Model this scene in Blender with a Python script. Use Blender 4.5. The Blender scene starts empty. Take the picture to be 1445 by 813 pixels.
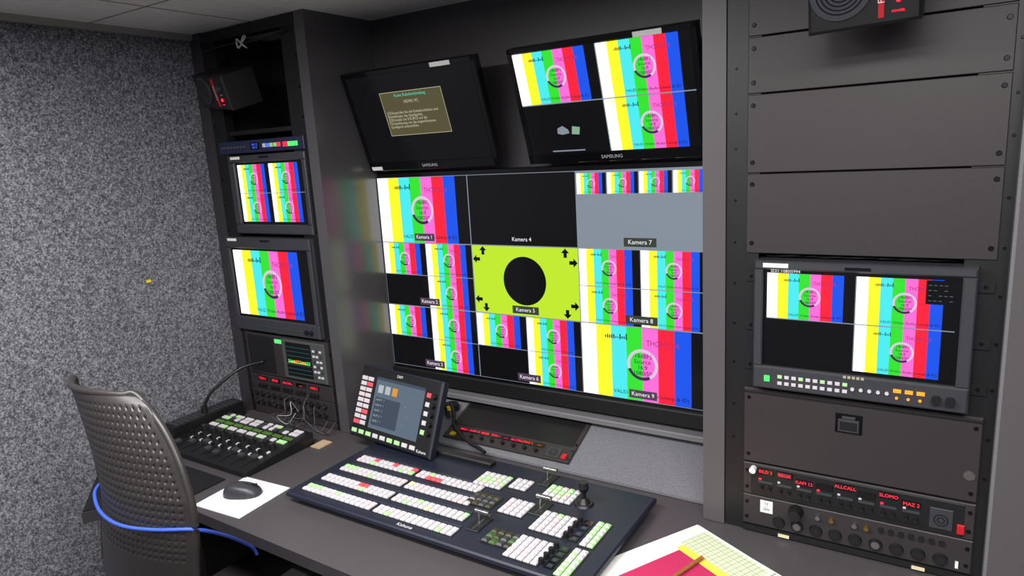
import bpy, math, random
from mathutils import Matrix, Vector
random.seed(7)
scn=bpy.context.scene
COL=scn.collection

# ------------------------------------------------------------------ materials
def lin(c):
    r=[]
    for v in c:
        v/=255.0
        r.append(v/12.92 if v<=.04045 else ((v+.055)/1.055)**2.4)
    return (r[0],r[1],r[2],1)
MATS={}
def pm(name,c,rough=.5,metal=0,emit=None,es=0,noise=0,nscale=200,bump=0,spec=.5):
    if name in MATS: return MATS[name]
    m=bpy.data.materials.new(name); m.use_nodes=True
    nt=m.node_tree; b=nt.nodes["Principled BSDF"]
    b.inputs["Base Color"].default_value=lin(c)
    b.inputs["Roughness"].default_value=rough
    b.inputs["Metallic"].default_value=metal
    b.inputs["Specular IOR Level"].default_value=spec
    if emit is not None:
        b.inputs["Emission Color"].default_value=lin(emit)
        b.inputs["Emission Strength"].default_value=es
    if noise or bump:
        tc=nt.nodes.new("ShaderNodeTexCoord")
        n=nt.nodes.new("ShaderNodeTexNoise"); n.inputs["Scale"].default_value=nscale
        n.inputs["Detail"].default_value=4
        nt.links.new(tc.outputs["Object"],n.inputs["Vector"])
        if noise:
            r=nt.nodes.new("ShaderNodeValToRGB")
            a=lin([max(0,v*(1-noise)) for v in c]); d=lin([min(255,v*(1+noise)) for v in c])
            r.color_ramp.elements[0].position=.3; r.color_ramp.elements[1].position=.7
            r.color_ramp.elements[0].color=a; r.color_ramp.elements[1].color=d
            nt.links.new(n.outputs["Fac"],r.inputs["Fac"]); nt.links.new(r.outputs["Color"],b.inputs["Base Color"])
        if bump:
            bp=nt.nodes.new("ShaderNodeBump"); bp.inputs["Strength"].default_value=bump; bp.inputs["Distance"].default_value=.002
            nt.links.new(n.outputs["Fac"],bp.inputs["Height"]); nt.links.new(bp.outputs["Normal"],b.inputs["Normal"])
    MATS[name]=m; return m
def em(name,c,s=1.0,rough=.3):
    return pm(name,(4,4,4),rough,0,c,s,spec=.3)
def carpet():
    m=bpy.data.materials.new("wall_carpet"); m.use_nodes=True; nt=m.node_tree; b=nt.nodes["Principled BSDF"]
    tc=nt.nodes.new("ShaderNodeTexCoord")
    n=nt.nodes.new("ShaderNodeTexNoise"); n.inputs["Scale"].default_value=210; n.inputs["Detail"].default_value=4; n.inputs["Roughness"].default_value=.7
    n2=nt.nodes.new("ShaderNodeTexNoise"); n2.inputs["Scale"].default_value=90; n2.inputs["Detail"].default_value=3
    mx=nt.nodes.new("ShaderNodeMath"); mx.operation='MULTIPLY_ADD'; mx.inputs[1].default_value=.35
    r=nt.nodes.new("ShaderNodeValToRGB"); cr=r.color_ramp
    cr.elements[0].position=.53; cr.elements[0].color=lin((56,57,63))
    cr.elements[1].position=.83; cr.elements[1].color=lin((156,156,162))
    e=cr.elements.new(.67); e.color=lin((100,100,107))
    nt.links.new(tc.outputs["Object"],n.inputs["Vector"]); nt.links.new(tc.outputs["Object"],n2.inputs["Vector"])
    nt.links.new(n2.outputs["Fac"],mx.inputs[0]); nt.links.new(n.outputs["Fac"],mx.inputs[2])
    nt.links.new(mx.outputs[0],r.inputs["Fac"]); nt.links.new(r.outputs["Color"],b.inputs["Base Color"])
    bp=nt.nodes.new("ShaderNodeBump"); bp.inputs["Strength"].default_value=.3; bp.inputs["Distance"].default_value=.003
    nt.links.new(n.outputs["Fac"],bp.inputs["Height"]); nt.links.new(bp.outputs["Normal"],b.inputs["Normal"])
    b.inputs["Roughness"].default_value=.95; b.inputs["Specular IOR Level"].default_value=.1
    return m
CARPET=carpet()
LAM=pm("dark_laminate",(76,74,77),.24,noise=.04,nscale=300,bump=.015,spec=.9)
LAMD=pm("black_laminate",(54,51,54),.4,noise=.05,nscale=300,bump=.04)
POST=pm("post_laminate",(84,81,83),.42,noise=.04,nscale=300,bump=.03)
EDGE=pm("laminate_edge",(112,111,114),.45,noise=.05)
DESK=pm("desk_laminate",(72,68,71),.42,noise=.06,nscale=400,bump=.05)
GREY=pm("grey_felt",(108,108,114),.9,noise=.15,nscale=350,bump=.3)
CEIL=pm("ceiling_panel",(226,224,221),.6,noise=.03,nscale=40)
FLOOR=pm("floor_vinyl",(60,60,64),.6,noise=.2,nscale=150)
PANEL=pm("rack_panel_metal",(49,44,46),.46,.0,noise=.05,nscale=500,bump=.08)
BLK=pm("black_plastic",(22,22,24),.42,noise=.1)
BLKG=pm("black_gloss",(11,11,13),.12)
DARK=pm("matte_black",(14,14,16),.8,noise=.1)  # even matte black: rack interiors, connector centres, fader slots, mouse seam
STEEL=pm("steel",(150,148,146),.35,.9,noise=.05)
SCREW=pm("screw_head",(24,23,24),.35,.6,noise=.1)
CHROME=pm("chrome",(190,188,186),.25,1,noise=.02)
NAVY=pm("console_navy",(28,32,47),.45,noise=.08,nscale=300)
BEZ=pm("monitor_grey",(54,55,60),.42,noise=.05)
WHT=pm("white_plastic",(222,221,225),.5,noise=.02)
LABEL=pm("label_white",(235,235,232),.6,noise=.02)
CREAM=pm("cream_tag",(225,215,175),.6,noise=.02)
RED=pm("red_plastic",(190,25,35),.4,noise=.03)
BLUE=pm("blue_cord",(48,78,175),.6,noise=.2,nscale=600)
YEL=pm("yellow_tape",(225,200,40),.5,noise=.03)
GOLD=pm("brass",(150,118,66),.4,.8,noise=.05)
S=1.18
bw=em("bar_white",(255,255,255),1.6)
by=em("bar_yellow",(252,236,40),S); bc=em("bar_cyan",(72,222,226),S); bg=em("bar_green",(50,214,48),S)
bm=em("bar_magenta",(238,104,204),S); br=em("bar_red",(238,32,56),S); bb=em("bar_blue",(24,80,222),S)
bk=em("screen_black",(22,22,25),.6,.2)
BARS=[bw,by,bc,bg,bm,br,bb,bk]
LINE=em("screen_line",(150,160,178),.8)
RINGL=em("ring_light",(225,200,230),1.0); RINGD=em("ring_dark",(90,50,110),.6)
TXD=em("screen_text_dark",(50,30,65),.35)
TXW=em("screen_text_white",(245,245,250),1.0)
SGREY=em("screen_grey",(136,146,158),.95); SLIME=em("screen_lime",(186,226,44),1.1)
LGREEN=em("led_green",(90,255,120),1.3); LRED=em("led_red",(255,35,60),2.4); LAMB=em("led_amber",(255,150,40),1.8)
LBLUE=em("led_blue",(70,110,255),1.4)
OLIVE=em("osd_olive",(96,90,62),.8); OLT=em("osd_text",(200,196,170),.9); OCY=em("osd_cyan",(90,220,190),.9)
UIG=em("ui_grey",(104,120,136),.85); UID=em("ui_dark",(72,84,100),.85); UIL=em("ui_light",(190,200,205),.9); UIO=em("ui_orange",(240,160,60),.9)
BT=[pm("button_white",(194,189,194),.35,0,(206,202,208),.10),
    pm("button_green",(168,205,150),.35,0,(150,225,130),.18),
    pm("button_red",(215,80,88),.35,0,(255,50,70),.4),
    pm("button_yellow",(212,208,160),.35,0,(220,215,140),.15),
    pm("button_pink",(208,188,190),.35,0,(225,190,190),.10),
    pm("button_dark",(50,52,58),.4,0,(70,90,80),.1),
    em("button_lcd_green",(112,158,76),.5),
    em("button_lcd_brown",(96,92,70),.5)]
# ------------------------------------------------------------------ mesh builder
I4=Matrix.Identity(4)
def frame(o,u,v):
    u=Vector(u).normalized(); v=Vector(v).normalized(); w=u.cross(v)
    return Matrix(((u.x,v.x,w.x,o[0]),(u.y,v.y,w.y,o[1]),(u.z,v.z,w.z,o[2]),(0,0,0,1)))
def face(Y): return frame((0,Y,0),(1,0,0),(0,0,1))
class MB:
    def __init__(s,M=I4): s.v=[];s.f=[];s.m=[];s.mats=[];s.M=M;s.sm=[];s.kids=[]
    def mi(s,m):
        if m not in s.mats: s.mats.append(m)
        return s.mats.index(m)
    def add(s,vs,fs,m,smooth=False):
        b=len(s.v); s.v+= [s.M@Vector(p) for p in vs]
        k=s.mi(m)
        for f in fs: s.f.append([b+i for i in f]); s.m.append(k); s.sm.append(smooth)
    def quad(s,u0,u1,v0,v1,w,m): s.add([(u0,v0,w),(u1,v0,w),(u1,v1,w),(u0,v1,w)],[(0,1,2,3)],m)
    def poly(s,pts,w,m): s.add([(p[0],p[1],w) for p in pts],[tuple(range(len(pts)))],m)
    def box(s,u0,u1,v0,v1,w0,w1,m,c=0):
        if c<=0:
            vs=[(u0,v0,w0),(u1,v0,w0),(u1,v1,w0),(u0,v1,w0),(u0,v0,w1),(u1,v0,w1),(u1,v1,w1),(u0,v1,w1)]
            fs=[(3,2,1,0),(4,5,6,7),(0,1,5,4),(1,2,6,5),(2,3,7,6),(3,0,4,7)]
        else:
            wm=w1-c
            vs=[(u0,v0,w0),(u1,v0,w0),(u1,v1,w0),(u0,v1,w0),(u0,v0,wm),(u1,v0,wm),(u1,v1,wm),(u0,v1,wm),
                (u0+c,v0+c,w1),(u1-c,v0+c,w1),(u1-c,v1-c,w1),(u0+c,v1-c,w1)]
            fs=[(3,2,1,0),(0,1,5,4),(1,2,6,5),(2,3,7,6),(3,0,4,7),(4,5,9,8),(5,6,10,9),(6,7,11,10),(7,4,8,11),(8,9,10,11)]
        s.add(vs,fs,m)
    def cyl(s,u,v,w0,w1,r,m,n=16,r2=None,smooth=True):
        r2=r if r2 is None else r2
        a=[2*math.pi*i/n for i in range(n)]
        s.add([(u+r*math.cos(t),v+r*math.sin(t),w0) for t in a]+[(u+r2*math.cos(t),v+r2*math.sin(t),w1) for t in a],
              [(i,(i+1)%n,n+(i+1)%n,n+i) for i in range(n)],m,smooth)
        s.add([(u+r2*math.cos(t),v+r2*math.sin(t),w1) for t in a],[tuple(range(n))],m)
        s.add([(u+r*math.cos(t),v+r*math.sin(t),w0) for t in a],[tuple(reversed(range(n)))],m)
    def arc(s,u,v,w,r0,r1,a0,a1,m,n=24):
        vs=[];fs=[]
        for i in range(n+1):
            t=math.radians(a0+(a1-a0)*i/n)
            vs+=[(u+r0*math.cos(t),v+r0*math.sin(t),w),(u+r1*math.cos(t),v+r1*math.sin(t),w)]
        for i in range(n): fs.append((2*i,2*i+1,2*i+3,2*i+2))
        s.add(vs,fs,m)
    def disc(s,u,v,w,r,m,n=40): s.poly([(u+r*math.cos(2*math.pi*i/n),v+r*math.sin(2*math.pi*i/n)) for i in range(n)],w,m)
    def tube(s,pts,r,m,n=8):
        P=[Vector(p) for p in pts]; Q=[]
        for i in range(len(P)-1):
            p0=P[max(i-1,0)];p1=P[i];p2=P[i+1];p3=P[min(i+2,len(P)-1)]
            for k in range(6):
                t=k/6; Q.append(.5*((2*p1)+(p2-p0)*t+(2*p0-5*p1+4*p2-p3)*t*t+(3*p1-p0-3*p2+p3)*t**3))
        Q.append(P[-1]); vs=[];fs=[]
        for i,q in enumerate(Q):
            d=(Q[min(i+1,len(Q)-1)]-Q[max(i-1,0)]).normalized()
            a=d.cross(Vector((0,0,1)))
            if a.length<.1: a=d.cross(Vector((1,0,0)))
            a.normalize(); b=d.cross(a)
            for k in range(n):
                t=2*math.pi*k/n; vs.append(q+a*(r*math.cos(t))+b*(r*math.sin(t)))
        for i in range(len(Q)-1):
            for k in range(n): fs.append((i*n+k,i*n+(k+1)%n,(i+1)*n+(k+1)%n,(i+1)*n+k))
        fs.append(tuple(range(n))); fs.append(tuple((len(Q)-1)*n+k for k in reversed(range(n))))
        s.add(vs,fs,m,True)
    def text(s,body,u,v,w,size,m,al='CENTER',rot=0,sx=1):
        s.kids.append((body,s.M@Matrix.Translation((u,v,w))@Matrix.Rotation(math.radians(rot),4,'Z')@Matrix.Diagonal((size*sx,size,size,1)),m,al))
    def screw(s,u,v,w,r=.0045): s.cyl(u,v,w,w+.003,r,SCREW,10,r*.8)
    def obj(s,name,parent=None):
        me=bpy.data.meshes.new(name); me.from_pydata([tuple(p) for p in s.v],[],s.f)
        for m in s.mats: me.materials.append(m)
        me.polygons.foreach_set("material_index",s.m); me.polygons.foreach_set("use_smooth",s.sm); me.update()
        o=bpy.data.objects.new(name,me); COL.objects.link(o)
        if parent: o.parent=parent
        for body,mt,m,al in s.kids:
            key=(body,m.name,al)
            if key not in TXT:
                c=bpy.data.curves.new("lettering","FONT"); c.body=body; c.size=1; c.align_x=al; c.align_y='CENTER'; c.resolution_u=2
                c.space_line=.95; c.materials.append(m); TXT[key]=c
            t=bpy.data.objects.new("lettering",TXT[key]); COL.objects.link(t); t.parent=o; t.matrix_local=mt
        return o
TXT={}

def bars(mb,u0,u1,v0,v1,w,lvl=2):
    W=u1-u0;H=v1-v0
    for i in range(8): mb.quad(u0+W*i/8,u0+W*(i+1)/8,v0,v1,w,BARS[i])
    cu=u0+W*.5;cv=v0+H*.5
    k=w+.0006
    r=.215*H
    mb.arc(cu,cv,k,r*.80,r*1.0,-60,200,RINGL); mb.arc(cu,cv,k,r*.80,r*1.0,200,300,RINGD)
    mb.text("-18dBFS\nSource\n16:9\n1080i50",cu,cv,k,H*.083,TXD)
    mb.text("VALID (Video Audio Lineup & ID)",u0+W*.56,v0+H*.09,k,H*.075,TXD)
    mb.text("THOMSON",u0+W*.66,v0+H*.80,k,H*.11,em("bar_shade",(200,50,120),.75),sx=.8)
    rr=random.Random(3)
    for i in range(11):
        a=u0+W*(.20+.017*i); h=H*rr.uniform(.01,.06); mb.box(a,a+W*.009,v0+H*.84-h*.4,v0+H*.84+h,w,k,TXD)
def quadtile(mb,u0,u1,v0,v1,w,pat):
    um=(u0+u1)/2;vm=(v0+v1)/2;g=(u1-u0)*.003
    cells=[(u0,um-g,vm+g,v1),(um+g,u1,vm+g,v1),(u0,um-g,v0,vm-g),(um+g,u1,v0,vm-g)]
    for c,p in zip(cells,pat):
        if p=='b': bars(mb,*c,w)
        else: mb.quad(*c,w,bk)
    mb.box(um-g,um+g,v0,v1,w-.0003,w,LINE); mb.box(u0,u1,vm-g,vm+g,w-.0003,w,LINE)

# ------------------------------------------------------------------ room shell
XL,XR,YB,YF,ZC=-2.45,1.35,1.97,-.9,2.24
def simple(name,u0,u1,v0,v1,w0,w1,m,c=0):
    b=MB(); b.box(u0,u1,v0,v1,w0,w1,m,c); return b.obj(name)
simple("wall_left",XL-.06,XL,YF-.06,YB+.06,0,ZC,CARPET)
simple("wall_right",XR,XR+.06,YF-.06,YB+.06,0,ZC,CARPET)
simple("wall_rear",XL,XR,YF-.06,YF,0,ZC,CARPET)
simple("wall_front",XL,XR,YB,YB+.06,0,ZC,LAMD)
simple("floor",XL-.06,XR+.06,YF-.06,YB+.06,-.05,0,FLOOR)
c=MB(); c.box(XL-.06,XR+.06,YF-.06,YB+.06,ZC,ZC+.05,CEIL)
SEAM=pm("ceiling_seam",(120,118,115),.7,noise=.05)
for y in (-.3,.5,1.28): c.box(XL,XR,y,y+.005,ZC-.001,ZC,SEAM)
for x in (-2.1,-1.35,-.6,.2,.9): c.box(x,x+.005,YF,YB,ZC-.001,ZC,SEAM)
c.obj("ceiling")
t=MB(); t.box(XL,XL+.02,YF,1.65,ZC-.022,ZC,pm("trim_alu",(150,148,146),.4,.3,noise=.03)); t.obj("trim_1")
p=MB(); p.box(-1.87,-1.822,1.65,YB,.752,ZC,LAM,0); p.obj("partition_post")
p=MB(); p.box(-.502,-.447,1.65,YB,.752,ZC,POST,0); p.obj("partition_post")
p=MB(); p.box(.118,.60,1.62,YB-.002,0,ZC,POST,0); p.box(.112,.118,1.62,1.66,.752,ZC,EDGE); p.obj("partition_post")
p=MB(); p.box(XL,XL+.062,1.65,1.67,.752,ZC,LAMD); p.obj("trim_2")

# ------------------------------------------------------------------ desk
d=MB()
XD=XL+.003
pts=[(XD,1.965),(XD,1.07),(-2.15,.86),(-2.03,1.035),(1.0,.985),(1.0,1.615),(.114,1.615),(.114,1.965)]
n=len(pts)
d.add([(x,y,.715) for x,y in pts]+[(x,y,.75) for x,y in pts],
      [tuple(reversed(range(n)))]+[(i+0,i+1,n+i+1,n+i) for i in range(n-1)]+[(n-1,0,n,2*n-1)],LAMD)
d.add([(x,y,.75) for x,y in pts],[tuple(range(n))] ,DESK)
for x in (-2.40,-1.0,.05): d.box(x,x+.04,1.15,1.9,0,.715,LAMD)
d.box(-2.36,.05,1.80,1.83,.0,.715,LAMD)
d.obj("control_desk")
d=MB(); q=[(XD,1.20),(XD,1.072),(-2.15,.865),(-2.034,1.04),(-1.93,1.04),(-1.93,1.2)]
n=len(q); d.add([(x,y,.7505) for x,y in q]+[(x,y,.7545) for x,y in q],[tuple(range(n,2*n))]+[(i,(i+1)%n,n+(i+1)%n,n+i) for i in range(n)],BLK); d.obj("desk_mat")
s=MB()
s.add([(-1.82,1.72,.752),(-.504,1.72,.752),(-.504,1.72,.76),(-1.82,1.72,.76),(-1.82,1.95,.85),(-.504,1.95,.85),(-.504,1.968,.85),(-1.82,1.968,.85),(-1.82,1.968,.752),(-.504,1.968,.752)],
      [(0,1,2,3),(3,2,5,4),(4,5,6,7),(7,6,9,8),(0,3,4,7,8),(1,9,6,5,2),(0,8,9,1)],GREY)
s.obj("sloped_fascia")
s=MB(face(1.968)); s.box(-1.82,-.504,.852,.872,0,.08,EDGE,.003); s.obj("trim_3")

# ------------------------------------------------------------------ main multiviewer
m=MB(face(1.92))
U=[-1.819,-1.401,-.983,-.565]; V=[.945,1.187,1.430,1.672]
m.box(-1.821,-.52,.885,1.69,-.045,.0,BLKG,.003)
m.box(-1.821,-.52,.885,.935,0,.012,BLK,.004)
m.quad(U[0],U[3],V[0],V[3],.001,LINE)
g=.0018; w=.0016
def cell(c,r): return (U[c]+g,U[c+1]-g,V[r]+g,V[r+1]-g)
bars(m,*cell(0,2),w)
m.quad(*cell(1,2),w,bk)
a=cell(2,2); m.quad(*a,w,SGREY)
for i in range(4):
    x0=a[0]+(a[1]-a[0])*i/4; x1=a[0]+(a[1]-a[0])*(i+1)/4
    bars(m,x0+.002,x1-.002,a[3]-.070,a[3]-.006,w+.0006)
quadtile(m,*cell(0,1),w,"bbkb")
a=cell(1,1); m.quad(*a,w,SLIME); m.disc((a[0]+a[1])/2+.002,(a[2]+a[3])/2+.002,w+.0006,.084,bk,60)
def arrow(mb,u,v,ang,s,w):
    P=[(0,.5),(.5,0),(.2,0),(.2,-.5),(-.2,-.5),(-.2,0),(-.5,0)]
    t=math.radians(ang); mb.poly([(u+s*(x*math.cos(t)-y*math.sin(t)),v+s*(x*math.sin(t)+y*math.cos(t))) for x,y in reversed(P)],w,bk)
for fx,fy,an in ((.11,.93,0),(.89,.93,0),(.11,.08,180),(.89,.08,180),(.04,.8,90),(.04,.2,90),(.96,.8,-90),(.96,.2,-90)):
    arrow(m,a[0]+(a[1]-a[0])*fx,a[2]+(a[3]-a[2])*fy,an,.03,w+.0006)
quadtile(m,*cell(2,1),w,"bbbb")
quadtile(m,*cell(0,0),w,"bbkb"); quadtile(m,*cell(1,0),w,"bbkb"); bars(m,*cell(2,0),w)
n=1
for c_ in range(3):
    for r_ in (2,1,0):
        a=cell(c_,r_); cu=(a[0]+a[1])/2
        hw=.052 if n in (5,7,8) else .046
        if n!=4: m.box(cu-hw,cu+hw,a[2]+.007,a[2]+.034,w,w+.0012,em("label_bg",(76,84,72),.6) if hw>.05 else em("label_bg_dim",(96,74,98),.7))
        m.text("Kamera %d"%n,cu,a[2]+.021,w+.002,.0195,TXW); n+=1
m.obj("multiviewer_display")

# ------------------------------------------------------------------ tilted monitors
def tilted(x0,kind):
    F=frame((x0,1.885,1.70),(1,0,0),(0,-.308,.951))
    m=MB(F); W=.566;H=.352
    m.box(0,W,0,H,-.03,0,BLKG,.004)
    m.box(.10,W-.10,.06,H-.06,-.05,-.03,BLK)
    m.box(0,W,0,.03,0,.003,BLKG,.001); m.box(0,W,H-.014,H,0,.003,BLKG,.001); m.box(0,.014,0,H,0,.003,BLKG,.001); m.box(W-.014,W,0,H,0,.003,BLKG,.001)
    a=(.016,W-.016,.031,H-.016)
    m.text("SAMSUNG",W/2,.014,.0036,.015,em("logo_grey",(190,190,195),.7))
    m.box(W-.17,W-.09,H-.015,H-.001,.003,.004,LABEL)
    m.quad(*a,.0006,bk)
    if kind=='osd':
        b=(.150,.415,.125,.275)
        m.quad(*b,.0012,OLIVE)
        for q in ((b[0],b[1],b[2],b[2]+.0015),(b[0],b[1],b[3]-.0015,b[3]),(b[0],b[0]+.0015,b[2],b[3]),(b[1]-.0015,b[1],b[2],b[3])): m.quad(*q,.0018,OLT)
        m.text("Keine Kabelverbindung",.28,.262,.002,.0145,OCY); m.text("HDMI1 PC",.28,.239,.002,.0145,OLT)
        m.text("[1]Überprüfen Sie die Kabelanschlüsse und\nEinstellungen des Quellgeräts.\n[2]Drücken Sie SOURCE auf der\nFernbedienung, um das angeschlossene\nQuellgerät auszuwählen.",.160,.180,.002,.0128,OLT,'LEFT')
        m.box(.01,.06,.003,.016,.003,.004,LABEL)
    else:
        quadtile(m,*a,.0012,"bbkb")
        m.poly([(.118,.092),(.135,.088),(.158,.092),(.155,.103),(.138,.115),(.12,.108)],.002,SGREY); m.poly([(.165,.088),(.19,.086),(.195,.108),(.17,.112)],.002,em("spot_green",(150,190,160),.8))
        m.quad(.09,.20,.036,.040,.002,SGREY)
    m.box(W/2-.04,W/2+.04,H*.35,H*.65,-.07,-.05,BLK)
    o=m.obj("wall_monitor")
tilted(-1.808,'osd'); tilted(-1.122,'bars')

# ------------------------------------------------------------------ right rack
def rackframe(x0,x1):
    m=MB(face(1.65))
    zt=ZC-.004
    for a,b in ((x0,x0+.075),(x1-.075,x1)): m.box(a,b,.752,zt,-.04,-.004,BLK)
    m.box(x0,x1,.752,zt,-.31,-.30,DARK); m.box(x0,x0+.01,.752,zt,-.30,-.04,DARK); m.box(x1-.01,x1,.752,zt,-.30,-.04,DARK)
    return m
m=rackframe(-.445,.112)
L,Rr=-.398,.092
zz=[1.474,1.662,1.84,1.964,2.098,2.232]
for a,b in zip(zz[:-1],zz[1:]):
    m.box(L,Rr,a+.0015,b-.0015,-.004,0,PANEL,.0015)
    for u in (L+.012,Rr-.012):
        for v in (a+.025,b-.025): m.screw(u,v,0,.0055)
for v in (1.0,1.09,1.2,1.3,1.4,1.5,1.6,1.72,1.8,1.9):
    m.screw(.102,v,-.004,.0035); m.screw(-.425,v,-.004,.003)
m.box(L+.02,Rr-.02,1.46,1.474,-.10,-.09,BLK)
m.obj("equipment_rack")
m=MB(face(1.65))
for k in range(7):
    m.tube([(L+.05+.05*k+random.uniform(-.02,.02),1.466+random.uniform(-.002,.004),-.03),(L+.09+.05*k,1.468,-.02),(L+.16+.05*k,1.465+random.uniform(0,.006),-.035)],.003,random.choice([BLK,BEZ,SCREW]))
m.obj("cable_bundle")

def rackmon(u0,u1,v0,v1,su0,su1,sv0,sv1,kind,dep=.03):
    m=MB(face(1.65))
    m.box(u0,u1,v0,v1,-.10,dep-.012,BEZ,.004)
    m.box(u0,u1,sv1+.008,v1,dep-.012,dep,BEZ,.004); m.box(u0,u1,v0,sv0-.01,dep-.012,dep,BEZ,.004)
    m.box(u0,su0-.008,sv0-.01,sv1+.008,dep-.012,dep,BEZ,.003); m.box(su1+.008,u1,sv0-.01,sv1+.008,dep-.012,dep,BEZ,.003)
    w=dep-.009; m.quad(su0-.008,su1+.008,sv0-.01,sv1+.008,w-.001,BLKG)
    if kind=='quad': quadtile(m,su0,su1,sv0,sv1,w,"bbkb")
    elif kind=='quad4': quadtile(m,su0,su1,sv0,sv1,w,"bbbb")
    else: bars(m,su0,su1,sv0,sv1,w)
    m.box(u0+.02,u0+.075,v1-.014,v1-.004,dep,dep+.001,LABEL)
    m.box((u0+u1)/2-.025,(u0+u1)/2+.025,v1-.013,v1-.007,dep,dep+.003,BLKG)
    return m
m=rackmon(-.372,.062,1.152,1.462,-.344,.029,1.218,1.434,'quad')
z=1.178;w=.03
for i in range(5): m.box(-.175+i*.009,-.169+i*.009,z+.023,z+.029,w,w+.0008,OLT)
m.text("SDI1:1080i5994",-.335,1.440,w-.0005,.010,TXW,'LEFT')
m.quad(-.026,.028,1.382,1.433,.0222,bk)
rr=random.Random(9)
for i in range(4):
    for k in range(5):
        if rr.random()<.7: m.quad(-.022+k*.0095,-.016+k*.0095,1.389+i*.011,1.3902+i*.011,.0228,UIG)
m.box(-.345,-.333,z-.006,z+.008,w,w+.004,LGREEN)
for i in range(10): m.box(-.315+i*.0155,-.305+i*.0155,z+.004,z+.012,w,w+.003,BT[0] if i%3 else BT[1],.001)
for i in range(10): m.box(-.315+i*.0155,-.305+i*.0155,z-.012,z-.004,w,w+.003,BT[0],.001)
for i in range(5): m.cyl(-.155+i*.017,z,w,w+.004,.004,BT[0],10)
for i in range(3): m.box(-.075+i*.022,-.06+i*.022,z+.004,z+.012,w,w+.003,LAMB,.001); m.cyl(-.068+i*.022,z-.008,w,w+.003,.003,LAMB,8)
m.cyl(.005,z,w,w+.012,.009,BLK); m.cyl(.03,z,w,w+.012,.009,BLK)
for v in (1.2,1.3,1.42):
    for a,b in ((-.398,-.372),(.062,.092)): m.box(a,b,v-.012,v+.012,-.002,.002,BLK); m.screw((a+b)/2,v,.002,.004)
m.obj("rack_monitor")
m=MB(face(1.65)); m.box(L,Rr,.945,1.139,-.25,.004,PANEL,.002)
m.box(-.19,-.134,1.06,1.107,.004,.008,BLKG,.002); m.box(-.184,-.140,1.064,1.094,.008,.010,BEZ,.001); m.box(-.180,-.144,1.068,1.09,.010,.011,BLK,.001); m.box(-.176,-.148,1.096,1.102,.008,.012,BEZ,.001)
m.box(L+.0,Rr,1.128,1.132,.004,.006,BLK)
for v in (.965,1.115): m.screw(L+.012,v,.004); m.screw(Rr-.012,v,.004)
m.cyl(.075,1.006,.004,.006,.011,STEEL,16)
m.obj("rack_drawer")
m=MB(face(1.65)); a,b=.855,.940
m.box(L,Rr,a,b,-.2,.004,PANEL,.002); w=.004
m.box(L+.02,Rr-.02,a+.004,b-.004,w,w+.002,BLK,.001); w=.006
tx8=["BILD 1","REGIE","KAM 12","----","ALLCALL","----","SLOMO","MAZ 2"]
for i,tx in enumerate(tx8):
    u=-.362+i*.045; hi=.006 if i in(0,1,4,6) else -.004
    m.box(u,u+.038,b-.026+hi-.004,b-.014+hi,w,w+.002,BLKG,.001)
    if tx!="----": m.text(tx,u+.019,b-.022+hi,w+.0025,.0115,LRED)
    for k in range(2): m.cyl(u+.010+k*.019,a+.024,w,w+.012,.0048,BLK,12)
    m.box(u+.002,u+.036,a+.038,a+.044,w,w+.002,BT[5])
    m.box(u+.003,u+.009,a+.046,a+.05,w,w+.002,LRED if i%3==0 else BT[0])
m.cyl(-.372,b-.012,w,w+.016,.008,WHT,16)
m.box(.008,.052,a+.014,b-.022,w,w+.003,BEZ,.001)
for k in range(5): m.cyl(.03,a+.036,w+.003+.0001*k,w+.0035+.0001*k,.018-.0033*k,BLK if k%2 else BEZ,20)
m.box(.060,.074,a+.012,a+.034,w,w+.005,RED,.001)
for v in (a+.02,b-.02): m.screw(L+.01,v,.004); m.screw(Rr-.01,v,.004)
m.obj("intercom_panel")
m=MB(face(1.65)); a,b=.772,.853
m.box(L,Rr,a,b,-.2,.004,PANEL,.002); w=.004
m.box(-.355,-.325,a+.040,b-.008,w,w+.001,LABEL); m.text("CE\n----\n30W",-.34,a+.057,w+.0015,.008,TXD)
m.cyl(-.27,a+.062,w,w+.03,.018,BLK,24,.014)
for i,u in enumerate((-.22,-.19,-.14,-.115)): m.cyl(u,a+.06,w,w+.010,.0055,GOLD if i%2 else STEEL,14)
for i in range(9):
    u=-.31+i*.043; m.cyl(u,a+.022,w,w+.006,.015,BLK,20,.013); m.cyl(u,a+.022,w+.006,w+.007,.009,STEEL if i%4==1 else DARK,16)
for i in range(7): m.cyl(-.085+i*.02,a+.062,w,w+.005,.006,BLK,12)
m.box(.062,.068,a+.01,a+.026,w,w+.003,LABEL)
for v in (a+.02,b-.02): m.screw(L+.01,v,.004); m.screw(Rr-.01,v,.004)
m.box(L,Rr,.755,.77,-.05,.006,BLK)
m.obj("connector_panel")
m=MB(face(1.643))
for u in (-.31,-.02): m.box(u,u+.026,.757,.765,.001,.003,CREAM)
m.obj("sticker_label")

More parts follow.
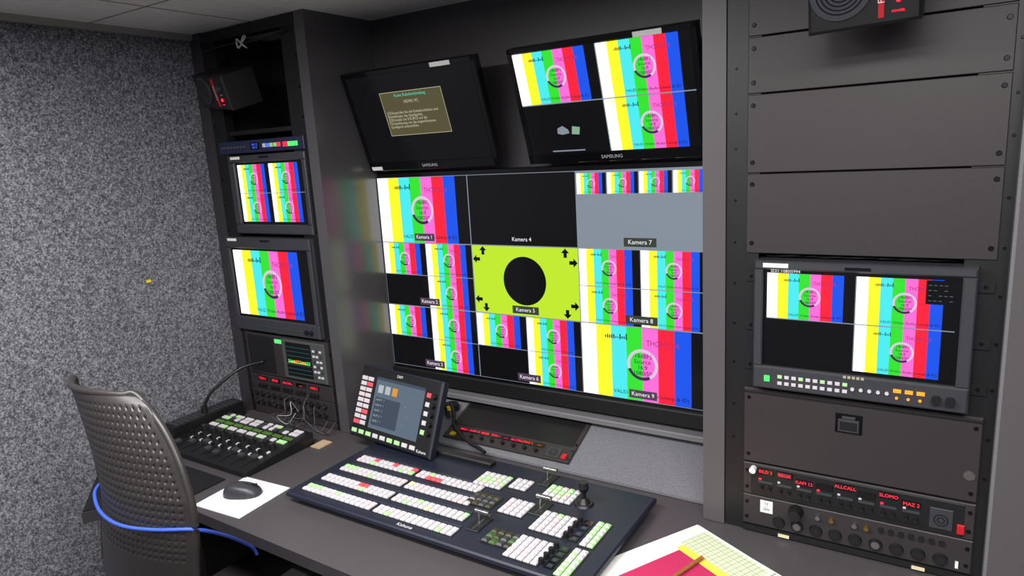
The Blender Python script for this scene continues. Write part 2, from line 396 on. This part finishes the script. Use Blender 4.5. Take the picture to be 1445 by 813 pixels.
# ------------------------------------------------------------------ left rack
m=rackframe(-2.387,-1.872)
m.box(-2.387,-1.872,2.20,2.236,-.04,0,BLK)
for v in (.82,.9,1.05,1.1,1.5,1.6,1.7,1.9,2.0,2.1): m.screw(-2.375,v,-.004,.004); m.screw(-1.882,v,-.004,.004)
m.box(-2.36,-1.89,.754,.785,-.01,.0,PANEL,.002)
m.box(-2.37,-1.9,1.86,1.875,-.25,-.02,BLK)
m.obj("equipment_rack")
m=rackmon(-2.31,-1.884,1.492,1.785,-2.268,-1.912,1.538,1.750,'quad4',.01)
for i in range(7): m.box(-2.16+i*.025,-2.147+i*.025,1.503,1.511,.01,.013,BT[5],.001)
m.obj("rack_monitor")
m=rackmon(-2.383,-1.9,1.108,1.478,-2.352,-1.928,1.172,1.428,'one',.02)
for i in range(12): m.box(-2.24+i*.022,-2.228+i*.022,1.128,1.136,.02,.023,BT[5],.001)
m.cyl(-1.94,1.132,.02,.03,.008,BLK); m.cyl(-1.965,1.132,.02,.03,.008,BLK)
m.obj("rack_monitor")
m=MB(face(1.65)); m.box(-2.36,-1.885,1.792,1.838,-.2,.004,pm("unit_blue",(34,39,68),.4,noise=.05),.002)
m.box(-2.17,-2.12,1.803,1.828,.004,.006,BLKG); m.text("MIX 12\nLEV 0",-2.145,1.815,.0065,.011,LBLUE)
for i in range(5): m.box(-2.10+i*.02,-2.086+i*.02,1.808,1.822,.004,.008,[BT[0],LBLUE,BT[1],BT[1],LRED][i],.001)
for i in range(6): m.box(-1.99+i*.013,-1.981+i*.013,1.806,1.822,.004,.006,LRED if i<2 else LGREEN)
for i in range(8): m.cyl(-2.33+i*.018,1.815,.004,.009,.005,STEEL,10)
m.obj("audio_monitor_unit")
m=MB(face(1.65)); a,b=.925,1.095
m.box(-2.36,-1.885,a,b,-.2,.004,PANEL,.002)
m.box(-2.345,-2.19,a+.01,b-.01,.004,.006,BLK,.001)
m.box(-2.13,-1.895,a+.008,b-.006,.004,.016,pm("scope_case",(70,72,72),.5,noise=.04),.004)
m.quad(-2.105,-1.965,a+.022,b-.014,.0165,bk)
for k in range(7):
    v=a+.035+k*.017; m.box(-2.10,-1.97,v,v+.0012,.0165,.0172,em("scope_cyan",(50,130,130),.6))
for k in range(26):
    u=-2.098+k*.0048; h=.012*abs(math.sin(k*1.7)); m.quad(u,u+.003,a+.075,a+.077+h,.0176,LGREEN if k%2 else LAMB)
for i in range(3):
    for k in range(6): m.box(-1.955+i*.018,-1.944+i*.018,a+.03+k*.02,a+.038+k*.02,.016,.02,BT[0] if (i+k)%3 else BT[5],.001)
m.box(-2.178,-2.14,b-.03,b-.015,.004,.008,LGREEN,.001)
m.obj("waveform_monitor")
m=MB(face(1.65)); a,b=.862,.922
m.box(-2.36,-1.885,a,b,-.2,.004,PANEL,.002)
for i,tx in enumerate(["TON 1","REGIE","ALLCALL","----","MAZ 2"]):
    u=-2.31+i*.075; m.box(u,u+.055,b-.024,b-.008,.004,.006,BLKG); m.text(tx,u+.027,b-.016,.0066,.014,LRED)
    for k in range(3): m.cyl(u+.01+k*.018,a+.018,.004,.016,.006,BLK,12)
m.obj("intercom_panel")
m=MB(face(1.65)); a,b=.788,.86
m.box(-2.36,-1.885,a,b,-.2,.004,PANEL,.002)
for r in range(2):
    for i in range(12): m.cyl(-2.33+i*.036,a+.018+r*.034,.004,.012,.0105,BLK,14,.009); m.cyl(-2.33+i*.036,a+.018+r*.034,.012,.013,.005,STEEL if (i+r)%3==0 else DARK,10)
m.obj("patch_panel")
m=MB()
rr=random.Random(5)
cc=[pm("cord_grey",(84,84,89),.5,noise=.05),BLK,pm("cord_white",(190,190,190),.5,noise=.05)]
for k in range(8):
    x=-2.12+rr.uniform(0,.18); x2=x+rr.uniform(-.10,.10)
    m.tube([(x,1.637,.88-rr.uniform(0,.08)),(x+.01,1.60,.855),(x+.02,1.585,.81),(x2,1.58,.775+rr.uniform(0,.02)),(x2+.03,1.60,.758),(x2+.05,1.63,.795)],.0013,cc[k%2 if k<7 else 2],6)
m.obj("patch_cords")
m=MB(); m.tube([(-2.26,1.64,.98),(-2.30,1.56,.97),(-2.36,1.47,.90),(-2.385,1.44,.84)],.006,BLK); m.cyl(-2.385,1.44,.815,.845,.012,BLK); m.obj("gooseneck_cable")

def speaker(F,W,H,D):
    m=MB(F); m.box(0,W,0,H,-D,0,BLK,.006)
    m.cyl(W*.3,H*.55,0,.004,min(W,H)*.40,BEZ,32)
    for k in range(6): m.arc(W*.3,H*.55,.0046,min(W,H)*(.03+.055*k),min(W,H)*(.05+.055*k),0,360,BLKG,32)
    m.box(W*.63,W*.68,H*.1,H*.9,0,.002,RED); m.text("FOSTEX",W*.655,H*.5,.0025,H*.12,WHT,rot=90)
    m.cyl(W*.82,H*.62,0,.012,W*.045,BEZ,16); m.cyl(W*.80,H*.30,0,.003,W*.022,LRED,12)
    m.text("POWER",W*.80,H*.16,.001,H*.045,LRED); m.text("VOLUME",W*.82,H*.45,.001,H*.045,WHT)
    m.box(-.004,W+.004,H*.42,H*.58,-D*.6,-D*.45,BLK)
    return m
m=speaker(frame((-.240,1.45,1.925),(1,0,.03),(0,-.25,.97)),.185,.13,.11)
m.box(.08,.11,.05,.08,-.18,-.10,BLK); m.obj("loudspeaker")
m=speaker(frame((-2.35,1.60,1.965),(.96,-.2,-.12),(.05,-.3,.95)),.24,.12,.12)
m.obj("loudspeaker")
m=MB(); m.tube([(-2.36,1.642,2.17),(-2.2,1.637,2.175),(-2.05,1.637,2.17),(-1.9,1.642,2.185)],.004,BLK)
m.tube([(-2.13,1.632,2.17),(-2.11,1.63,2.19),(-2.10,1.63,2.185),(-2.12,1.628,2.168),(-2.10,1.63,2.15)],.003,cc[2])
m.tube([(-2.13,1.632,2.17),(-2.15,1.63,2.185),(-2.145,1.63,2.155),(-2.12,1.628,2.168)],.003,cc[2]); m.obj("cable_tie_ribbon")
m=MB(); m.box(XL,XL+.003,1.335,1.352,1.349,1.359,YEL,.001); m.obj("yellow_tape_mark")

# ------------------------------------------------------------------ production switcher
ZT=.786
m=MB(Matrix.Translation((-.017,.021,0)))
x0,x1,y0,y1=-1.605,-.612,1.172,1.62
m.box(x0,x1,y0,y1,ZT-.014,ZT,NAVY,.004)
m.box(x0+.03,x1-.03,y0+.03,y1-.02,.7515,ZT-.014,NAVY)
rb=random.Random(11)
def btn(u,v,k,s=.0165,h=.008): m.box(u-s/2,u+s/2,v-s/2,v+s/2,ZT,ZT+h,BT[k],.004)
def grid(cx,cy,nc,nr,pal,p=.0195,s=.0165):
    m.box(cx-nc*p/2-.003,cx+nc*p/2+.003,cy-nr*p/2-.003,cy+nr*p/2+.003,ZT,ZT+.001,BLK)
    for i in range(nc):
        for j in range(nr): btn(cx+(i-(nc-1)/2)*p,cy+(j-(nr-1)/2)*p,rb.choice(pal),s)
WH=[0]*9+[1]+[4]
P=.0197
LEG=pm("legend_strip",(46,52,66),.3,noise=.1)
for bi,(yb,xs,n1,n2) in enumerate(((1.447,-1.548,12,12),(1.376,-1.552,13,12),(1.303,-1.556,14,13),(1.232,-1.560,14,14))):
    for half in range(2):
        xa=xs+half*(n1*P+.012); nn=n1 if half==0 else n2
        m.box(xa-.012,xa+nn*P-.007,yb-.030,yb+.012,ZT,ZT+.001,BLK)
        for r in range(2):
            for c_ in range(nn):
                k=0; q=rb.random()
                if r==0 and bi==0 and half==0 and c_ in (3,7,11): k=2
                if r==1 and bi==0 and half==1 and c_ in (2,3,4): k=2
                if bi==2 and half==0 and r==0 and 6<c_<9: k=2
                if bi==1 and half==0 and r==0 and c_<2: k=1
                if bi==3 and r==0 and half==0 and c_<2: k=1
                if k==0 and q<.07: k=1
                elif k==0 and q<.12: k=4
                elif k==0 and q<.14: k=3
                btn(xa+c_*P,yb-r*P,k)
    m.box(xs-.005,xs+(n1+n2)*P,yb+.016,yb+.023,ZT,ZT+.002,LEG)
grid(-1.075,1.50,5,4,[0,0,0,1,1,4]); grid(-.985,1.515,3,3,WH); grid(-.855,1.515,5,4,[0,0,0,1,1,4])
grid(-1.035,1.392,4,3,[5,5,7],.022,.019); grid(-.930,1.398,4,4,[0,0,0,4]); grid(-.80,1.372,5,5,[0]*8+[4,1])
grid(-.884,1.2535,4,3,[5,7,7,6],.022,.019); grid(-.797,1.243,5,5,[0]*8+[4])
for yy in (1.415,1.39,1.36,1.335,1.285,1.26,1.235,1.21):
    m.box(-.733,-.709,yy-.011,yy+.011,ZT,ZT+.002,BLKG)
    m.cyl(-.744,yy,ZT,ZT+.014,.0078,BLK,14,.0065); m.box(-.727,-.714,yy-.006,yy+.006,ZT+.002,ZT+.003,em("knob_lcd",(110,60,60),.4) if rb.random()<.4 else UID)
grid(-.680,1.375,2,6,[0,1,1]); grid(-.680,1.242,2,6,[0,0,1,1])
for (bx,by_) in ((-.975,1.295),(-.868,1.435),(-.93,1.585)):
    m.box(bx-.020,bx+.020,by_-.045,by_+.025,ZT,ZT+.003,BLK,.001)
    m.box(bx-.003,bx+.003,by_-.04,by_+.02,ZT+.003,ZT+.004,BEZ)
    m.tube([(bx-.008,by_,ZT),(bx-.008,by_+.003,ZT+.014),(bx-.008,by_+.006,ZT+.027)],.0035,CHROME)
    m.tube([(bx-.020,by_+.006,ZT+.028),(bx,by_+.006,ZT+.028),(bx+.024,by_+.006,ZT+.028)],.0065,CHROME,12)
m.cyl(-.775,1.50,ZT,ZT+.006,.028,BLK,28,.024); m.cyl(-.775,1.50,ZT+.006,ZT+.02,.019,BLK,24,.01); m.cyl(-.775,1.50,ZT+.02,ZT+.045,.007,BLK,14)
m.cyl(-.775,1.50,ZT+.04,ZT+.05,.012,BLK,20,.016); m.cyl(-.775,1.50,ZT+.05,ZT+.066,.016,BLK,20,.013)
m.text("Kahuna",-1.15,1.188,ZT+.0006,.018,WHT); m.text("SAM",-1.17,1.603,ZT+.0006,.018,WHT)
m.obj("production_switcher")

# touch screen
F=frame((-1.727,1.560,.803),(1,-.072,-.020),(0,.42,.905))
m=MB(F); W=.382;H=.250
m.box(0,W,0,H,-.03,0,NAVY,.006); m.box(.005,W-.005,.005,H-.005,0,.002,BLK,.001)
m.quad(.085,.315,.042,.218,.0025,UIG)
m.quad(.085,.315,.208,.218,.003,UID); m.quad(.095,.215,.055,.150,.003,UID)
for i in range(3): m.quad(.10+i*.034,.124+i*.034,.165,.192,.003,[UIL,UIL,UIO][i])
for k in range(5): m.text("AUX %d   Mix 2   --"%(k+1),.10,.069+k*.018,.0036,.010,UIL,'LEFT')
for k in range(4): m.text("--",.24+.015*(k%2),.08+.03*k,.0036,.010,UIL)
for r in range(9):
    for c_ in range(2): m.box(.012+c_*.031,.038+c_*.031,.045+r*.019,.059+r*.019,.002,.006,BT[[0,0,2,0,4,0,0,2,0][r] if c_ else [2,0,0,0,0,4,0,0,0][r]],.0015)
for i in range(9): m.box(.012+i*.035,.036+i*.035,.014,.028,.002,.006,BT[1 if i in(0,1,2,5,6) else 0],.0015)
for i in range(5): m.box(.326,.343,.07+i*.03,.085+i*.03,.002,.006,BT[[1,0,0,0,2][i]],.0015); m.cyl(.362,.078+i*.03,.002,.016,.009,BLK,16,.008)
m.text("SAM",.19,.233,.003,.014,WHT); m.text("Kahuna",.345,.016,.003,.014,WHT)
m.obj("touchscreen_panel")
m=MB()
m.add([(-1.66,1.655,.752),(-1.46,1.655,.752),(-1.46,1.70,.752),(-1.66,1.70,.752),(-1.62,1.665,.90),(-1.50,1.665,.90),(-1.50,1.68,.90),(-1.62,1.68,.90)],
      [(3,2,1,0),(4,5,6,7),(0,1,5,4),(1,2,6,5),(2,3,7,6),(3,0,4,7)],BLK)
m.box(-1.62,-1.50,1.645,1.66,.87,.90,BLK)
m.obj("touchscreen_stand")
m=MB(); m.box(-1.40,-1.145,1.585,1.615,ZT+.0005,ZT+.016,BLK,.004); m.obj("cable_duct")

F=frame((0,1.72,.7615),(1,0,0),(0,.931,.364))
m=MB(F)
m.box(-1.452,-.955,.085,.222,.001,.006,PANEL,.002)
m.box(-1.44,-.97,.09,.215,.006,.007,BLK)
m.box(-1.452,-.955,.022,.083,.001,.010,PANEL,.002)
w=.010
for i,tx in enumerate(["BILD 1","KAM 12","REGIE","TON 1","----","ALLCALL","MAZ 2","----"]):
    u=-1.40+i*.043; m.box(u,u+.038,.058,.074,w,w+.002,BLKG)
    m.text(tx,u+.019,.066,w+.003,.0125,LRED)
    m.cyl(u+.019,.040,w,w+.012,.0065,BLK,14)
m.box(-1.045,-.995,.03,.07,w,w+.002,BEZ)
for k in range(5): m.cyl(-1.02,.05,w+.002+.0001*k,w+.0025+.0001*k,.018-.003*k,BLK if k%2 else BEZ,18)
m.box(-.985,-.968,.03,.05,w,w+.006,RED,.001)
m.box(-1.425,-1.405,.03,.045,w,w+.006,YEL,.001)
for u in (-1.446,-.961):
    for v in (.035,.07,.1,.2): m.screw(u,v,.008,.0035)
m.obj("intercom_panel")
m=MB()
m.cyl(-1.50,1.86,.825,.845,.03,BLK,24,.026)
m.tube([(-1.50,1.86,.84),(-1.47,1.82,.865),(-1.42,1.77,.855),(-1.38,1.72,.825),(-1.30,1.69,.80),(-1.25,1.675,.795),(-1.22,1.665,.79)],.006,BLK)
m.cyl(-1.46,1.80,.83,.85,.011,STEEL); m.cyl(-1.46,1.80,.85,.86,.012,YEL); m.obj("headset_cable")

# ------------------------------------------------------------------ audio panel
m=MB()
m.add([(-2.36,1.235,.7515),(-1.875,1.235,.7515),(-1.875,1.525,.7515),(-2.36,1.525,.7515),(-2.36,1.235,.768),(-1.875,1.235,.768),(-1.875,1.525,.795),(-2.36,1.525,.795)],
      [(3,2,1,0),(4,5,6,7),(0,1,5,4),(1,2,6,5),(2,3,7,6),(3,0,4,7)],BLK)
m.M=frame((-2.36,1.235,.768),(1,0,0),(0,.29,.027))
rb=random.Random(4)
for c_ in range(8):
    u=.045+c_*.0555
    for r in range(3):
        if r==1: m.box(u-.021,u+.021,.214,.228,.001,.005,BT[6],.001); continue
        for q in range(2): m.box(u-.02+q*.021,u-.002+q*.021,.186+r*.028,.204+r*.028,.001,.007,BT[rb.choice([0,0,0,1,5])],.003)
    for q in range(2): m.box(u-.02+q*.021,u-.002+q*.021,.265,.280,.001,.007,BT[rb.choice([1,0,0,5])],.003)
    m.cyl(u,.155,.001,.018,.014,BLK,18,.012); m.cyl(u,.155,.018,.019,.008,BEZ,14)
    m.box(u-.003,u+.003,.02,.11,.001,.002,DARK); v=.03+.05*rb.random(); m.box(u-.011,u+.011,v,v+.02,.002,.016,BEZ,.004)
    for r in range(2): m.cyl(u-.018,.115-r*.03,.001,.012,.006,BLK,12)
    m.box(u+.012,u+.021,.118,.13,.001,.006,BT[0],.001); m.box(u+.012,u+.021,.085,.097,.001,.006,BT[0],.001)
m.obj("audio_mixer")
m=MB()
m.box(-2.44,-2.368,1.30,1.60,.7515,.815,BLK,.004)
for i in range(3):
    for j in range(13): m.box(-2.434+i*.022,-2.418+i*.022,1.312+j*.021,1.328+j*.021,.815,.818,BEZ,.001)
m.obj("ventilated_box")
m=MB(); m.box(-1.865,-1.82,1.50,1.56,.7515,.756,pm("plywood",(185,160,130),.6,noise=.1)); m.obj("wood_offcut")

# ------------------------------------------------------------------ mouse + pad
m=MB(Matrix.Translation((-1.775,1.150,0))@Matrix.Rotation(math.radians(4),4,'Z'))
m.box(-.100,.098,-.095,.100,.7512,.754,WHT,.001); m.obj("mouse_pad")
def mouse():
    vs=[];fs=[];nu=20;nv=10
    Mx=Matrix.Translation((-1.785,1.160,.7545))@Matrix.Rotation(math.radians(-62),4,'Z')
    for j in range(nv+1):
        ph=(math.pi/2)*j/nv
        for i in range(nu):
            t=2*math.pi*i/nu
            x=math.cos(t);y=math.sin(t)
            sx=abs(x)**.8*(1 if x>0 else -1);sy=abs(y)**.8*(1 if y>0 else -1)
            k=math.cos(ph)**.6 if j<nv else 0
            vs.append(Vector((sx*.034*k,sy*.060*k,.036*math.sin(ph)*(1-.25*sy*k))))
    for j in range(nv):
        for i in range(nu): fs.append((j*nu+i,j*nu+(i+1)%nu,(j+1)*nu+(i+1)%nu,(j+1)*nu+i))
    fs.append(tuple(reversed(range(nu))))
    m=MB(Mx); m.add(vs,fs,pm("mouse_black",(56,56,61),.4,noise=.05),True)
    m.box(-.0008,.0008,.008,.05,.02,.0352,DARK); m.cyl(0,.028,.025,.0365,.005,BEZ,12)
    m.obj("computer_mouse")
mouse()

# ------------------------------------------------------------------ papers + pencil
m=MB()
PAPER=pm("paper_white",(222,222,218),.8,noise=.01); PINK=pm("print_magenta",(185,38,88),.7,noise=.03); PYEL=pm("print_yellow",(232,218,76),.7,noise=.03); PGRN=pm("print_green",(170,200,140),.7,noise=.03); PLN=pm("print_line",(110,125,105),.7,noise=.02)
for k,(dx,dy,dr) in enumerate(((0,0,0),(.010,-.006,2),(-.006,.004,-1.5),(0,0,0))):
    F=frame((-.498+dx,1.60+dy,.7512+k*.0022),Vector((.875,-.484,0)),Vector((.484,.875,0)))
    m.M=F@Matrix.Rotation(math.radians(dr),4,'Z'); m.box(0,.245,-.345,0,0,.0018,PAPER)
w=.0022
m.quad(.035,.237,-.095,-.010,w,pm("print_pale",(212,220,188),.7,noise=.02))
m.quad(.045,.237,-.118,-.095,w+.0001,PYEL); m.quad(.055,.215,-.335,-.118,w,PINK); m.quad(.215,.237,-.335,-.118,w,PYEL)
for k in range(15): m.quad(.035+k*.0135,.0358+k*.0135,-.095,-.010,w+.0004,PLN)
for k in range(8): m.quad(.035,.237,-.018-k*.0105,-.0188-k*.0105,w+.0004,PGRN if k%2 else PLN)
m.obj("paper_stack")
m=MB(); m.tube([(-.445,1.455,.7665),(-.468,1.385,.7665),(-.49,1.32,.7665)],.0048,pm("wood_pencil",(150,95,50),.5,noise=.1),8); m.obj("pencil")

# ------------------------------------------------------------------ office chair
CH=pm("chair_black",(47,44,44),.40,noise=.08,nscale=300)
zs=[.58,.70,.80,.90,1.0,1.10,1.17,1.215,1.238]
Ls=[-1.90,-1.915,-1.885,-1.845,-1.840,-1.868,-1.888,-1.900,-1.905]
Rs=[-1.50,-1.485,-1.462,-1.437,-1.430,-1.465,-1.512,-1.555,-1.605]
def ip(z,A):
    for i in range(len(zs)-1):
        if z<=zs[i+1]:
            t=(z-zs[i])/(zs[i+1]-zs[i]); return A[i]+(A[i+1]-A[i])*t
    return A[-1]
def CP(u,v):
    z=.58+v*.658
    l=ip(z,Ls);r=ip(z,Rs)
    x=(l+r)/2+u*(r-l)/2
    y=.742+.055*u*u+.02*abs(v-.45)
    return Vector((x,y,z-.012*u*u*v))
m=MB(); nu,nv=24,36
vs=[];fs=[];idx={}
def vid(i,j):
    if (i,j) not in idx:
        idx[(i,j)]=len(vs)
        vs.append(CP(-1+2*i/(nu*3),j/(nv*3)))
    return idx[(i,j)]
for a_ in range(nu):
    for b_ in range(nv):
        solid=(a_<1 or a_>=nu-1 or b_<14 or b_>=nv-1)
        for i in range(3):
            for j in range(3):
                if i==1 and j==1 and not solid: continue
                I=a_*3+i;J=b_*3+j
                fs.append((vid(I,J),vid(I+1,J),vid(I+1,J+1),vid(I,J+1)))
m.add(vs,fs,CH,True)
back=m.obj("back_mesh")
sd=back.modifiers.new("s","SOLIDIFY"); sd.thickness=.010; sd.offset=0
m=MB()
rim=[CP(-1,v/10) for v in range(0,11)]+[CP(u/5,1) for u in range(-4,5)]+[CP(1,1-v/10) for v in range(0,11)]
m.tube(rim,.009,CH,8)
fr=m.obj("back_rim")
m=MB()
m.box(-1.90,-1.44,.84,1.30,.43,.50,CH,.03)
m.box(-1.85,-1.49,.90,1.25,.40,.43,BLK)
m.box(-1.74,-1.62,.752,.86,.40,.66,BLK,.01)
for x in (-1.955,-1.425):
    m.box(x,x+.04,1.02,1.08,.41,.66,BLK,.005); m.box(x-.01,x+.06,.92,1.12,.655,.685,BLK,.01)
m.box(-1.95,-1.39,1.03,1.07,.395,.42,BLK)
m.cyl(-1.67,1.06,.10,.40,.028,STEEL,20)
for k in range(5):
    t=2*math.pi*k/5+.3; m.M=Matrix.Translation((-1.67,1.06,0))@Matrix.Rotation(t,4,'Z')
    m.add([(0,-.03,.07),(0,.03,.07),(0,.03,.12),(0,-.03,.12),(.29,-.018,.055),(.29,.018,.055),(.29,.018,.08),(.29,-.018,.08)],[(0,1,5,4),(1,2,6,5),(2,3,7,6),(3,0,4,7),(4,5,6,7),(3,2,1,0)],BLK)
    m.M=m.M@Matrix.Translation((.285,0,.03))@Matrix.Rotation(math.pi/2,4,'X')
    m.cyl(0,0,-.02,.02,.03,BLK,18)
m.M=I4
seat=m.obj("seat_and_base")
e=bpy.data.objects.new("office_chair",None); COL.objects.link(e)
for o in (back,fr,seat): o.parent=e
m=MB()
m.tube([(-1.848,.800,.950),(-1.815,.765,.942),(-1.72,.730,.932),(-1.62,.724,.926),(-1.52,.752,.926),(-1.432,.80,.925),(-1.455,.88,.86),(-1.51,.965,.775),(-1.53,1.00,.735),(-1.54,1.015,.706)],.0045,BLUE)
m.obj("cord")

# ------------------------------------------------------------------ lights
def lamp(x,y,sx,sy,e):
    m=MB(); m.box(x-sx/2-.02,x+sx/2+.02,y-sy/2-.02,y+sy/2+.02,ZC-.03,ZC-.001,WHT,.003)
    m.quad(x-sx/2,x+sx/2,y-sy/2,y+sy/2,ZC-.0305,em("lamp_diffuser",(255,250,240),2.0)); m.obj("ceiling_light")
    l=bpy.data.lights.new("ceiling_lamp_light","AREA"); l.shape='RECTANGLE'; l.size=sx; l.size_y=sy; l.energy=e; l.color=(1,.985,.97)
    o=bpy.data.objects.new("ceiling_lamp_light",l); o.location=(x,y,ZC-.035); COL.objects.link(o)
lamp(-1.35,.45,1.1,.35,40); lamp(.15,.35,1.1,.35,38); lamp(-.6,-.45,1.4,.3,30)
wd=bpy.data.worlds.new("World"); scn.world=wd; wd.use_nodes=True
wd.node_tree.nodes["Background"].inputs[0].default_value=(.6,.62,.65,1); wd.node_tree.nodes["Background"].inputs[1].default_value=.15

# ------------------------------------------------------------------ camera
cd=bpy.data.cameras.new("camera"); cd.lens=960/1445*36; cd.sensor_width=36; cd.clip_start=.02
cam=bpy.data.objects.new("camera",cd); COL.objects.link(cam)
r=Vector((.8443,.5326,-.0579)).normalized(); f=Vector((-.5326,.8225,-.1998)); f=(f-r*f.dot(r)).normalized(); up=r.cross(f)
cam.matrix_world=Matrix(((r.x,up.x,-f.x,0),(r.y,up.y,-f.y,0),(r.z,up.z,-f.z,1.75),(0,0,0,1)))
scn.camera=cam
scn.view_settings.view_transform='Standard'
